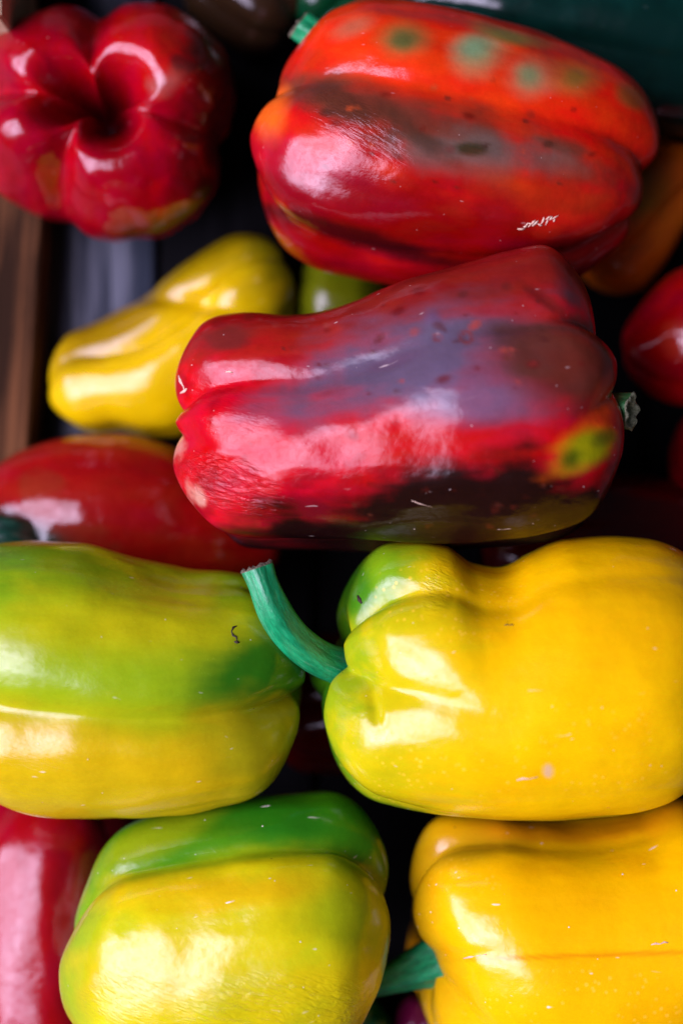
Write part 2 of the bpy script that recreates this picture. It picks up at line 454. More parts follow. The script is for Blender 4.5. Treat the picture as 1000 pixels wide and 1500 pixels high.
def tube(name, path, radii, mat, parent, ribs=5, rib_amp=0.12, nseg=28, sub=10, cut=None, twist=0.6, seed=0.0, mis=0.0):
    """stem: path of (px, py, z), radius at each point; a ribbed tapering tube with a torn, hollow cut end"""
    pts = np.array([np.array(W(*p)) / K for p in path]); rr = np.array(radii, float)
    tt = np.arange(len(pts)); tf = np.linspace(0, len(pts) - 1, (len(pts) - 1) * sub + 1)
    c = np.stack([smooth_interp(tt, pts[:, k], tf) for k in range(3)], -1)
    # smooth the polyline a little
    for _ in range(6): c[1:-1] = (c[:-2] + 2 * c[1:-1] + c[2:]) / 4
    r = smooth_interp(tt, rr, tf)
    tg = np.gradient(c, axis=0); tg /= np.linalg.norm(tg, axis=1)[:, None]
    n = np.array([0, 0, 1.0]); V = []; loc = []
    arc = np.concatenate([[0], np.cumsum(np.linalg.norm(np.diff(c, axis=0), axis=1))])
    a = np.linspace(0, 2 * math.pi, nseg, endpoint=False)
    for i in range(len(c)):
        n = n - tg[i] * n.dot(tg[i]); n /= np.linalg.norm(n); b = np.cross(tg[i], n)
        ra = r[i] * (1 + rib_amp * np.cos(ribs * a + twist * i / sub) + mis * np.sin(2 * a + i * .2))
        V.append(c[i] + np.cos(a)[:, None] * n * ra[:, None] + np.sin(a)[:, None] * b * ra[:, None])
        loc.append(np.stack([np.full(nseg, arc[i]), np.cos(a) * r[i], np.sin(a) * r[i]], -1) / 100)
    V = np.concatenate(V); loc = np.concatenate(loc)
    V = V + fbm(loc * 6 + seed, 2)[:, None] * 0.0
    nu = len(c)
    faces = grid_faces(nu, nseg)
    faces.append(list(range(nseg)))
    if not cut: faces.append([(nu - 1) * nseg + k for k in range(nseg)][::-1])
    st = link_mesh('stem', V * K, [f[::-1] for f in faces], mat, parent, True, {'loc': ('FLOAT_VECTOR', loc)})
    if cut:
        rim = V[-nseg:]; ctr = rim.mean(0); tv = tg[-1]
        rg = np.random.RandomState(int(seed * 10) + 3)
        jag = (rg.rand(nseg) ** 2 * 6)[:, None] * tv
        rings = [rim, rim + (rim - ctr) * 0.05 + jag * .5 + tv * 1.0, ctr + (rim - ctr) * 0.86 + jag + tv * 2, ctr + (rim - ctr) * 0.62 - tv * 3 + jag * .3,
                 ctr + (rim - ctr) * 0.40 - tv * 8, ctr + (rim - ctr) * 0.08 - tv * 9]
        cv = np.concatenate(rings)
        cf = grid_faces(len(rings), nseg); cf.append([(len(rings) - 1) * nseg + k for k in range(nseg)][::-1])
        ce = link_mesh('cut_end', cv * K, [f[::-1] for f in cf], cut, None, True)
        ce.parent = st; ce.location = (0, 0, 0)
    return st

def fleck(pep, pts, r, mat, name='blemish'):
    """a thin raised mark following the skin: pts in layout px, dropped on the surface"""
    bv = BVH[pep.name]; c = []
    for p in pts:
        o = Vector((0, 0, D * K)); dr = (W(p[0], p[1], -200) - o).normalized()
        h = bv.ray_cast(o, dr)
        if h[0] is not None: c.append(np.array(h[0]) / K)
    if len(c) < 2: return
    c = np.array(c); V = []
    n = len(c); a = np.linspace(0, 2 * math.pi, 6, endpoint=False)
    for i in range(n):
        t = c[min(i + 1, n - 1)] - c[max(i - 1, 0)]; t /= np.linalg.norm(t)
        s = np.cross(t, [0, 0, 1.0]); s /= np.linalg.norm(s); b = np.cross(s, t)
        k = r * (0.45 if i in (0, n - 1) else 0.8 + 0.4 * math.sin(i * 2.3))
        V.append(c[i] + np.cos(a)[:, None] * s * k + np.sin(a)[:, None] * b * k * 0.5)
    f = grid_faces(n, 6); f.append(list(range(6))[::-1]); f.append([(n - 1) * 6 + k for k in range(6)])
    link_mesh(name, np.concatenate(V) * K, f, mat, pep, True)

def box(name, c, size, mat, parent, rz=0.0, bev=4):
    """board with eased edges; c, size in layout units (scene axes)"""
    import bmesh
    bm = bmesh.new(); bmesh.ops.create_cube(bm, size=1.0)
    bmesh.ops.scale(bm, vec=[x * K for x in size], verts=bm.verts)
    bmesh.ops.bevel(bm, geom=list(bm.edges), offset=bev * K, segments=2, affect='EDGES')
    me = bpy.data.meshes.new(name); bm.to_mesh(me); bm.free(); me.materials.append(mat)
    o = bpy.data.objects.new(name, me); col.objects.link(o)
    o.location = Vector([x * K for x in c]); o.rotation_euler = (0, 0, rz)
    if parent is not None:
        o.parent = parent; o.location = o.location - parent.location
    return o

# ------------------------------------------------------------------ setting
def build_setting():
    gm = plain_material('stone_ground', (58, 56, 54), (84, 80, 76), 40, 0.85)
    bpyg = box('ground', (0, 0, FLOOR - 84), (14000, 14000, 30), gm, None)
    bpyg['kind'] = 'structure'
    wf = wood_material('wood_blue_grey', (40, 46, 56), (104, 108, 118), (10, 14, 20), 1.0)
    wd_ = wood_material('wood_gap_shade', (6, 6, 8), (13, 13, 15), (4, 4, 5), 2.0)  # near-black planks: shade in the gaps put into the wood colour
    wb = wood_material('wood_brown', (40, 25, 14), (108, 70, 42), (14, 9, 6), 4.0)
    wl = wood_material('wood_pale', (190, 160, 120), (222, 198, 160), (150, 116, 80), 8.0)
    t = thing('wooden_crate', 'shallow weathered wooden crate under the peppers, brown side board at left', 'crate', (0, 0, (FLOOR - 60) * K))
    tilt = math.radians(-3.6)
    x = -700
    for k, wd in enumerate((340, 290, 310, 295, 300, 290)):
        box('floor_plank', (x + wd / 2, 0, FLOOR - 16), (wd, 2500, 32), wf if k == 0 else wd_, t, 0)
        x += wd + 14
    box('side_board', (-652, 0, FLOOR + 56), (130, 2440, 120), wb, t, tilt)
    box('side_board', (940, 0, FLOOR + 96), (44, 2440, 200), wb, t, 0)
    box('end_board', (130, 1190, FLOOR + 96), (1640, 44, 200), wb, t, 0)
    box('end_board', (130, -1190, FLOOR + 96), (1640, 44, 200), wb, t, 0)
    for yy in (-900, 0, 900): box('batten', (130, yy, FLOOR - 50), (1740, 120, 34), wb, t, 0)
    box('corner_post', (-590, 915, FLOOR + 210), (60, 200, 420), wl, t, 0)
build_setting()

# ------------------------------------------------------------------ the peppers in front
CUT = plain_material('torn_stem_fibre', (44, 40, 32), (128, 118, 92), 1800, 0.85, 0.8)
S_TEAL = stem_material('stem_teal', (8, 120, 70), (26, 164, 100), 1.0)
CUT_PALE = plain_material('fresh_stem_fibre', (120, 132, 92), (206, 208, 170), 1600, 0.8, 0.8)
S_LIGHT = stem_material('stem_leaf_green', (40, 120, 60), (90, 160, 90), 6.0)
S_DEEP = stem_material('stem_deep_teal', (5, 40, 30), (10, 66, 48), 8.0)
S_DARK = stem_material('stem_dark_green', (14, 84, 50), (40, 130, 74), 4.0)
CORK = plain_material('corky_scar', (196, 160, 130), (232, 206, 180), 2000, 0.8)
BLACK = plain_material('dark_scab', (24, 14, 8), (58, 36, 20), 2000, 0.7)

def spots(n, cx, cy, rx, ry, cols, seed, rmin=2.5, rmax=6.0):
    g = np.random.RandomState(seed); out = []
    for k in range(n):
        a = g.uniform(0, 2 * math.pi); q = math.sqrt(g.rand()); rr = rmin + (rmax - rmin) * g.rand() ** 2
        out.append(('blob', cx + rx * q * math.cos(a), cy + ry * q * math.sin(a), rr * g.uniform(1, 1.9), rr, g.uniform(-30, 40),
                    cols[g.randint(len(cols))], g.uniform(.35, .8), .6, .5))
    return out
m_mid = skin_material('skin_red_brown', 1.0, coat=.42, coat_rough=.06, mottle=0.35, scratch=0.9, scratch_col=(.8, .66, .58, 1), lump=0.35, sss=0.08)
mid = pepper('red bell pepper with brown blush and a painted grey sheen across the middle, wrinkled left end',
    (243, 632), (908, 592), -245, -180,
    up=[(243, 500), (290, 468), (345, 459), (450, 462), (520, 443), (600, 410), (700, 382), (800, 362), (908, 356)],
    lo=[(243, 740), (285, 780), (340, 802), (430, 808), (560, 806), (680, 808), (760, 802), (840, 784), (908, 750)],
    cap0=(95, 2.5, .42, 60, [(0, -8), (35, -4), (100, 4), (130, 8), (180, -22), (270, 0)]),
    cap1=(95, 2.5, .42, 60, [(0, -38), (35, -32), (80, 2), (125, 14), (160, 6), (270, 0)]),
    grooves=[(66, 58, 17, .19, .06, .18), (100, 104, 16, .0, .0, .15), (168, 172, 18, .2, .12, .15), (270, 270, 30, .2, .1, .2), (-30, -25, 24, .15, .05, .12)],
    base=(178, 2, 26), seed=2.0, mat=m_mid, droop=(.24, .15), lob=(.13, .12), res=(270, 340),
    dents=[(470, 560, 150, 60, 20, -14), (620, 480, 160, 40, 15, 5), (700, 650, 160, 40, -5, -6), (330, 610, 50, 40, 0, 6)] + [(683, 494, 7, 7, 0, -2.5), (744, 520, 5, 5, 0, -2), (640, 494, 5, 4, 0, -2), (556, 496, 9, 6, 45, -2.5), (634, 466, 10, 9, 0, 2), (575, 530, 34, 8, 20, -2.5), (500, 478, 8, 5, 20, 2), (800, 440, 36, 8, -35, -3), (710, 440, 60, 14, 10, 3), (520, 650, 70, 16, 10, -3)],
    paint=[('noise', (198, 6, 24), .7, -.2, .6),
           ('noise', (104, 2, 12), .55, .2, .8),
           ('blob', 660, 425, 340, 60, 14, (116, 30, 18), .85, .6, .5),
           ('blob', 400, 500, 120, 30, 10, (150, 24, 14), .6, .5, .8),
           ('blob', 600, 530, 190, 58, 16, (80, 76, 92), .95, .6, .55),  # this and the next: sky sheen painted into the skin as grey-violet
           ('blob', 715, 585, 95, 56, 5, (92, 80, 100), .85, .6, .6),
           ('blob', 820, 530, 105, 66, -10, (80, 40, 25), .92, .55, .5),
           ('blob', 680, 652, 190, 34, 3, (178, 5, 8), .9, .45, .7),
           ('blob', 710, 786, 350, 106, 3, (28, 10, 6), 1.0, .3, .4),  # brown lower side, with shade of the underside painted in
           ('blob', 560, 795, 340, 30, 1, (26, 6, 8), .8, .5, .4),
           ('blob', 858, 645, 66, 26, 42, (196, 76, 10), .85, .4, .6),
           ('blob', 886, 590, 16, 44, -20, (190, 66, 12), .7, .5, .5),
           ('blob', 856, 660, 46, 24, 34, (128, 136, 6), .95, .5, .4),
           ('blob', 836, 673, 17, 15, 30, (48, 70, 6), .85, .6, .4),
           ('blob', 884, 640, 16, 12, 30, (64, 74, 14), .7, .6, .4),
           ('blob', 330, 498, 40, 16, 8, (92, 36, 30), .75, .6, .6),
           ('blob', 460, 745, 26, 16, -30, (100, 8, 20), .8, .5, .6),
           
           ('blob', 256, 655, 14, 30, 20, (196, 140, 116), .7, .5, 1.2),
           ('blob', 292, 730, 14, 26, 20, (196, 150, 124), .8, .5, 1.2),
           ('blob', 634, 466, 11, 10, 0, (84, 66, 88), .7, .6, .2),
           ('ring', 683, 494, 8, 3, (110, 44, 40), .8), ('ring', 744, 520, 6, 2.5, (100, 50, 40), .8), ('ring', 640, 494, 5, 2.5, (110, 50, 50), .7),
           ('blob', 575, 530, 40, 9, 20, (84, 58, 76), .6, .6, .5), ('blob', 556, 496, 9, 5, 50, (90, 30, 30), .8, .5, .3),
           ('blob', 320, 475, 10, 6, 0, (120, 20, 20), .8, .5, .3), ('blob', 365, 465, 9, 6, 0, (130, 24, 18), .8, .5, .3),
           ('blob', 800, 440, 40, 10, -35, (90, 24, 18), .7, .6, .6)]
        + spots(38, 620, 500, 270, 90, [(90, 14, 14), (74, 30, 26), (150, 60, 50)], 3) + spots(22, 690, 730, 200, 50, [(80, 36, 24), (20, 8, 6), (70, 22, 12)], 4, 2, 4),
    masks=[(0, 340, 712, 105, 42, -22, 1.0), (0, 330, 600, 80, 50, 0, .12), (2, 300, 690, 90, 110, 0, .8), (2, 700, 700, 300, 110, 0, .9), (2, 600, 500, 300, 120, 0, .5)])
tube('stem', [(858, 606, -182), (884, 606, -162), (904, 603, -146), (922, 604, -136)], [30, 28, 27, 28], S_LIGHT, mid, cut=CUT_PALE, seed=2)
fleck(mid, [(262, 550), (265, 558), (269, 566), (271, 573)], 3.0, CORK, 'scar')
fleck(mid, [(264, 576), (270, 573), (274, 569)], 2.4, CORK, 'scar')
fleck(mid, [(602, 733), (612, 737), (622, 740), (633, 743)], .8, CORK, 'scratch')
fleck(mid, [(330, 545), (336, 544), (341, 546)], 1.6, CORK, 'scratch')

m_yel = skin_material('skin_yellow', 3.0, coat_rough=.03, scratch=0.8, speck_col=(1.0, .62, .05, 1), lump=0.22, streak=.05)
yel = pepper('large yellow bell pepper with a long curved teal stem and lime green shoulder',
    (468, 1000), (1090, 985), -190, -200,
    up=[(468, 800), (520, 797), (590, 792), (640, 799), (690, 824), (730, 828), (775, 808), (830, 789), (900, 785), (1000, 797), (1090, 830)],
    lo=[(468, 1140), (500, 1160), (560, 1180), (650, 1195), (800, 1200), (900, 1195), (960, 1180), (1020, 1152), (1090, 1120)],
    cap0=(88, 2.6, .36, 70, [(0, -50), (20, -50), (45, -42), (72, -34), (88, -24), (110, 6), (140, 12), (165, 2), (190, 8), (235, 44), (255, 56), (278, 0), (318, -12)]),
    cap1=(150, 2.3, .4, 60, []),
    grooves=[(92, 98, 17, .22, .012, .03), (44, 38, 13, .20, .03, .0), (163, 172, 12, .10, .03, .1), (235, 235, 22, .15, .06, .1), (300, 300, 22, .15, .06, .1)],
    base=(236, 191, 2), seed=5.0, mat=m_yel, amp=.006, droop=(.30, .1), lob=(.16, .1), res=(270, 340),
    dents=[(715, 850, 60, 50, 0, -10), (620, 1000, 60, 60, 0, 4), (890, 1030, 40, 40, 0, -3), (548, 1035, 10, 34, 8, -7)],
    paint=[('noise', (232, 177, 2), .5, 0., .7),
           ('blob', 900, 880, 220, 110, 0, (232, 175, 2), .6, .6, .4),
           ('end', 0, .10, .46, (180, 178, 10), .9, .35),
           ('end', 0, .0, .11, (124, 160, 18), .8, .2),
           ('blob', 545, 835, 70, 52, 30, (100, 152, 16), .9, .5, .4),
           ('blob', 520, 860, 24, 44, 0, (56, 120, 16), .9, .5, .3),
           ('band', 225, 52, (44, 112, 14), .95, .4, .3), ('band', 318, 40, (44, 104, 12), .9, .4, .3),
           ('blob', 802, 1130, 7, 10, 0, (214, 180, 130), .9, .4, .3)],
    masks=[(1, 640, 1120, 180, 70, 0, 1.0), (1, 650, 880, 130, 70, 0, .9), (1, 850, 1100, 180, 80, 0, .7), (2, 600, 850, 80, 60, 0, .8), (2, 850, 1100, 150, 90, 0, .8), (0, 640, 860, 50, 26, 80, .35), (0, 500, 1050, 40, 60, 80, .12)])
tube('stem', [(570, 984, -262), (520, 979, -226), (475, 967, -180), (432, 937, -140), (402, 895, -115), (386, 855, -104), (378, 832, -104)],
     [46, 34, 28, 27, 26, 23, 25], S_TEAL, yel, cut=CUT, rib_amp=.07, seed=1)
fleck(yel, [(524, 872), (527, 878), (530, 884)], 4.0, BLACK, 'scar')
fleck(yel, [(738, 916), (742, 915), (745, 916), (749, 915), (752, 916)], 1.1, BLACK, 'scratch')
fleck(yel, [(756, 1143), (765, 1140), (775, 1141), (787, 1138)], 1.8, CORK, 'scratch')

m_gl = skin_material('skin_lime_yellow', 6.0, coat_rough=.12, mottle=0.25, scratch=0.7, lump=0.22, streak=.08)
gl = pepper('lime green bell pepper with a yellow lower lobe at the left edge',
    (-110, 990), (450, 1000), -240, -240,
    up=[(-110, 830), (-50, 803), (0, 795), (50, 793), (120, 799), (200, 817), (280, 832), (330, 838), (390, 846), (450, 858)],
    lo=[(-110, 1150), (0, 1172), (40, 1186), (100, 1194), (180, 1194), (280, 1188), (350, 1178), (400, 1168), (450, 1158)],
    cap0=(120, 2.3, .4, 50, []), cap1=(95, 2.8, .3, 24, [(15, -10), (45, 6), (75, 6), (99, -26), (122, -6), (150, -14), (190, -30), (270, 0)]),
    grooves=[(99, 99, 13, .14, .12, .2), (190, 190, 20, .1, .05, .1), (300, 300, 30, .15, .06, .1), (20, 20, 20, .06, .0, .1)],
    base=(168, 172, 12), seed=8.0, mat=m_gl, droop=(.15, .2), lob=(.1, .12),
    dents=[(100, 860, 100, 50, -10, 4), (260, 860, 120, 30, -8, -5)],
    paint=[('band', 62, 62, (150, 172, 14), .8, .4, .6),
           ('band', 28, 30, (108, 158, 14), .8, .5, .4),
           ('band', 84, 16, (130, 166, 14), .5, .8, .5),
           ('blob', 20, 850, 60, 50, 0, (90, 150, 20), .7, .6, .4),
           ('blob', 220, 915, 200, 60, -6, (186, 180, 10), .8, .8, .6),
           ('blob', 250, 985, 220, 40, 0, (124, 164, 16), .6, .8, .6),
           ('blob', 395, 985, 120, 60, 22, (20, 96, 12), .95, .6, .4),
           ('blob', 420, 900, 40, 60, 20, (70, 110, 14), .6, .6, .4),
           ('band', 140, 40, (198, 168, 8), .92, .4, .4),
           ('blob', 100, 1165, 160, 26, 0, (196, 176, 16), .7, .6, .5),
           ('blob', 380, 1100, 70, 70, 0, (140, 140, 10), .85, .6, .4)],
    masks=[(2, 250, 900, 250, 120, 0, .5), (2, 100, 1120, 200, 80, 0, .7), (0, 60, 1130, 130, 50, 0, .12)])
fleck(gl, [(347, 917), (342, 919), (339, 925), (341, 931), (346, 933), (347, 938), (348, 942)], 2.0, BLACK, 'scab')
fleck(gl, [(343, 940), (347, 941), (351, 941)], 2.6, BLACK, 'scab')

m_gb = skin_material('skin_green_yellow', 9.0, coat_rough=.08, mottle=0.25, scratch=1.0, lump=0.3, streak=.08)
gb = pepper('yellow-green bell pepper with a dark green upper lobe at the bottom of the picture',
    (84, 1400), (580, 1372), -270, -270,
    up=[(84, 1270), (130, 1225), (200, 1200), (290, 1178), (380, 1161), (470, 1157), (530, 1160), (580, 1170)],
    lo=[(84, 1560), (200, 1580), (300, 1590), (400, 1585), (500, 1570), (580, 1530)],
    cap0=(125, 2.4, .35, 40, [(10, -30), (45, -20), (80, 0), (110, 2), (200, 0)]),
    cap1=(95, 2.5, .35, 40, [(0, 10), (28, 14), (46, -2), (80, 4), (120, -8), (160, -30), (200, -50), (270, -10)]),
    grooves=[(38, 38, 14, .14, .11, .2), (150, 150, 18, .15, .08, .15), (-20, -20, 20, .1, .08, .12), (250, 250, 30, .1, .1, .1)],
    base=(198, 192, 10), seed=11.0, mat=m_gb, droop=(.22, .15), lob=(.1, .14), res=(260, 320),
    dents=[(330, 1340, 200, 90, 0, -6)],
    paint=[('noise', (168, 184, 16), .6, .0, .8), ('band', 14, 27, (50, 124, 10), .95, .3, .25),
           ('blob', 430, 1200, 150, 34, -4, (22, 100, 12), .9, .6, .4),
           ('blob', 540, 1250, 60, 60, 0, (52, 112, 10), .85, .6, .4),
           ('blob', 220, 1230, 90, 26, 26, (130, 150, 12), .8, .6, .4),
           ('blob', 330, 1305, 150, 24, 2, (208, 166, 8), .7, .7, .6),
           ('blob', 520, 1340, 70, 60, 0, (146, 164, 12), .9, .6, .5),
           ('blob', 560, 1420, 24, 90, 10, (70, 120, 14), .7, .7, .4),
           ('blob', 110, 1410, 36, 110, -8, (120, 160, 16), .8, .7, .4),
           ('blob', 200, 1430, 80, 50, 0, (206, 176, 8), .7, .6, .5),
           ('blob', 420, 1460, 160, 60, 0, (196, 178, 10), .6, .6, .5)],
    masks=[(0, 400, 1480, 190, 62, 4, .5), (0, 190, 1470, 90, 60, 0, .25), (2, 330, 1400, 260, 150, 0, .9), (2, 420, 1200, 160, 50, 0, 1.0)])

m_yb = skin_material('skin_golden', 12.0, coat_rough=.05, scratch=1.2, speck_col=(1, .6, .05, 1), lump=0.2, streak=.05)
yb = pepper('golden yellow bell pepper in the bottom right corner with a short teal stem',
    (596, 1395), (1110, 1375), -310, -310,
    up=[(596, 1200), (650, 1194), (720, 1192), (780, 1200), (850, 1203), (930, 1192), (1000, 1168), (1110, 1160)],
    lo=[(596, 1570), (700, 1595), (800, 1605), (900, 1600), (1000, 1590), (1110, 1560)],
    cap0=(85, 2.7, .34, 60, [(0, 6), (20, 8), (52, 2), (68, -12), (88, -48), (104, -52), (118, -40), (140, -40), (180, -20), (270, 0)]),
    cap1=(120, 2.3, .4, 50, []),
    grooves=[(24, 22, 13, .16, .03, .0), (112, 106, 13, .14, .05, .08), (180, 180, 18, .15, .08, .1), (260, 260, 25, .15, .08, .1), (-40, -40, 25, .15, .08, .1)],
    base=(236, 183, 2), seed=14.0, mat=m_yb, amp=.007, droop=(.28, .1), lob=(.12, .1), res=(260, 320),
    dents=[(800, 1395, 240, 12, 2, -3), (880, 1225, 120, 40, 0, -8)],
    paint=[('noise', (232, 170, 2), .5, 0, .7),
           ('blob', 700, 1235, 110, 26, 10, (176, 140, 12), .8, .6, .4),
           ('blob', 880, 1190, 180, 40, 6, (226, 132, 6), .7, .6, .4),
           ('blob', 620, 1290, 30, 60, 0, (214, 164, 10), .6, .6, .4),
           ('blob', 850, 1400, 200, 3.2, 2, (222, 140, 6), .7, .6, .4),
           ('end', 0, .02, .10, (220, 176, 14), .7, .2)],
    masks=[(2, 760, 1300, 320, 110, 0, 1.0), (2, 850, 1440, 160, 60, 0, .8), (1, 850, 1470, 200, 60, 0, 1.0), (1, 680, 1300, 60, 60, 0, .5)])
tube('stem', [(690, 1400, -300), (650, 1404, -306), (610, 1418, -318), (570, 1434, -332), (520, 1450, -345)],
     [66, 48, 34, 24, 18], S_TEAL, yb, cut=CUT, rib_amp=.10, seed=4)
fleck(yb, [(953, 1384), (960, 1382), (966, 1383), (972, 1380), (978, 1381)], 1.6, CORK, 'scar')
fleck(yb, [(678, 1404), (688, 1402), (700, 1400), (712, 1398)], 1.8, CORK, 'scar')

m_tr = skin_material('skin_orange_red', 15.0, coat=.6, coat_rough=.05, mottle=0.45, scratch=0.5, lump=0.35, scratch_col=(.85, .6, .5, 1))
tr = pepper('orange-red bell pepper with pale green spots and a grey valley at the top right',
    (368, 170), (958, 272), -330, -330,
    up=[(368, 62), (410, 40), (470, 16), (550, 2), (640, 16), (720, 36), (800, 60), (880, 92), (940, 124), (990, 160)],
    lo=[(350, 290), (385, 345), (420, 372), (480, 398), (560, 416), (650, 424), (740, 424), (820, 416), (900, 398)],
    cap0=(95, 2.5, .4, 60, [(10, -34), (50, -30), (75, -14), (110, 6), (130, 10), (160, -10), (270, 0)]),
    cap1=(110, 2.4, .4, 50, [(10, 10), (50, 16), (84, -4), (120, -8), (160, -14), (270, 0)]),
    grooves=[(72, 78, 24, .15, .11, .11), (154, 150, 16, .10, .07, .09), (230, 230, 22, .15, .08, .1), (-40, -40, 22, .15, .08, .1)],
    base=(172, 8, 10), seed=17.0, mat=m_tr, droop=(.2, .15), lob=(.1, .14), res=(260, 320),
    dents=[(480, 200, 60, 60, -20, 3)],
    paint=[('noise', (200, 30, 12), .6, -.1, .6),
           ('blob', 640, 90, 320, 70, -16, (216, 50, 8), .9, .5, .6),
           ('blob', 860, 190, 100, 70, -20, (206, 30, 6), .8, .5, .6),
           ('blob', 630, 188, 280, 38, -16, (84, 50, 34), .85, .7, .8),
           ('blob', 700, 225, 110, 28, -6, (100, 98, 86), .6, .75, .9),
           ('blob', 520, 165, 60, 16, -35, (76, 40, 26), .8, .6, .8),
           ('blob', 610, 195, 60, 14, -35, (64, 40, 26), .7, .6, .9),
           ('blob', 690, 218, 22, 9, -5, (50, 44, 20), .9, .5, .5),
           ('blob', 835, 215, 40, 10, -15, (84, 52, 36), .7, .6, .8),
           ('blob', 790, 290, 110, 40, -10, (166, 44, 10), .7, .6, .7),
           ('blob', 395, 160, 26, 40, 0, (226, 100, 24), .85, .6, .4),
           ('blob', 460, 255, 100, 40, -20, (190, 24, 60), .5, .6, .5),
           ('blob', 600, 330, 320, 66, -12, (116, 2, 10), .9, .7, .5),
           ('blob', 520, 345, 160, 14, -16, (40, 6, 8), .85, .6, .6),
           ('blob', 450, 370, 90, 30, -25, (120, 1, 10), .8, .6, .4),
           ('blob', 590, 58, 32, 24, 0, (96, 110, 50), .75, .75, .4), ('blob', 590, 60, 18, 14, 0, (50, 84, 40), .7, .8, .4),
           ('blob', 700, 78, 34, 28, 0, (110, 150, 96), .75, .75, .4), ('blob', 690, 70, 26, 16, 10, (96, 150, 104), .7, .8, .4),
           ('blob', 776, 110, 32, 24, 0, (150, 120, 80), .75, .75, .4), ('blob', 774, 110, 18, 16, 0, (80, 128, 80), .7, .8, .4),
           ('blob', 840, 114, 30, 20, -10, (176, 100, 40), .75, .75, .4), ('blob', 842, 114, 14, 11, 0, (130, 110, 40), .7, .8, .3),
           ('blob', 745, 52, 50, 10, -15, (100, 120, 50), .8, .6, .4), ('blob', 925, 142, 22, 14, -30, (110, 80, 30), .7, .6, .3),
           ('blob', 520, 38, 30, 12, 20, (150, 120, 80), .5, .8, .4),
           ('blob', 460, 85, 22, 14, 0, (180, 40, 10), .7, .6, .4)]
        + spots(30, 660, 200, 260, 90, [(96, 16, 8), (60, 34, 22), (180, 70, 30)], 6),
    masks=[(0, 520, 180, 120, 40, -30, .2), (2, 700, 200, 200, 60, -10, .4)])
tube('stem', [(520, 90, -340), (480, 66, -340), (455, 48, -338), (440, 36, -336)], [34, 26, 24, 24], S_TEAL, tr, cut=CUT, seed=6)
_q = np.random.RandomState(5)
for k in range(15):
    u = k / 14.0; cx = 764 + 50 * u + _q.uniform(-2, 2); cy = 333 - 14 * u + _q.uniform(-3, 3); a = _q.uniform(-.3, 1.3); l = _q.uniform(2, 6)
    fleck(tr, [(cx - l * math.cos(a), cy + l * math.sin(a)), (cx, cy + _q.uniform(-1, 1)), (cx + l * math.cos(a), cy - l * math.sin(a))], _q.uniform(1.2, 2.6), CORK, 'scar')

# ------------------------------------------------------------------ the peppers further down
m_tl = skin_material('skin_crimson', 20.0, mottle=0.5, scratch=0.5, scratch_col=(.8, .55, .5, 1), lump=0.45)
def upright(label, px, py, ztop, zbot, rad, grooves, base, paint, mat, seed, lobes=(), dim=150, cap=150, res=(220, 280), dents=(), masks=(), r_lip=.5):
    """pepper standing on end: same builder, with the axis pointing down from its top"""
    f = (D - ztop) / D
    L = (ztop - zbot) / f
    return pepper_axis(label, px, py, ztop, L, rad, grooves, base, paint, mat, seed, lobes, dim, cap, res, dents, masks, r_lip)

def pepper_axis(label, px, py, ztop, L, rad, grooves, base, paint, mat, seed, lobes, dim, cap, res, dents, masks, r_lip):
    # A/B only give the length here; the frame turns the axis downwards
    return pepper(label, (px, py), (px + L, py), ztop, ztop,
        up=rad, lo=rad, cap0=(cap, 2.05, r_lip, dim, list(lobes)), cap1=(110, 2.3, .4, 40, []), grooves=grooves, base=base, paint=paint,
        dents=dents, masks=masks, depth=1.0, lob=(.34, .1), res=res, mat=mat, seed=seed, amp=.024,
        frame=((0, 0, -1), (1, 0, 0), (0, 1, 0)))

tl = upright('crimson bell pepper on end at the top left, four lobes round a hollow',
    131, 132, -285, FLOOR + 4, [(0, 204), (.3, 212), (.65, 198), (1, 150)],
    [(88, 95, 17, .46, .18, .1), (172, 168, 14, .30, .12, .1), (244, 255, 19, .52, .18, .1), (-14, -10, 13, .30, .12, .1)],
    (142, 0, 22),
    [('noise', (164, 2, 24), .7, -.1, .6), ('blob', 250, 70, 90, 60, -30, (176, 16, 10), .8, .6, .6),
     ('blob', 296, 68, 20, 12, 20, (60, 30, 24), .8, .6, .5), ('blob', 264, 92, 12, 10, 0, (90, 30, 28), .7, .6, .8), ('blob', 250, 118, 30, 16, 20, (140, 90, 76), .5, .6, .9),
     ('blob', 330, 190, 60, 190, 0, (34, 10, 7), .9, .6, .5), ('blob', 260, 350, 110, 34, 14, (30, 5, 4), .95, .6, .4), ('blob', 170, 180, 34, 50, 0, (80, 1, 4), .8, .7, .3)],  # shade painted in: right side, underside and the hollow
    m_tl, 21.0, lobes=[(38, 70), (128, 30), (214, 60), (306, 34)], r_lip=.36, dim=215, cap=175)


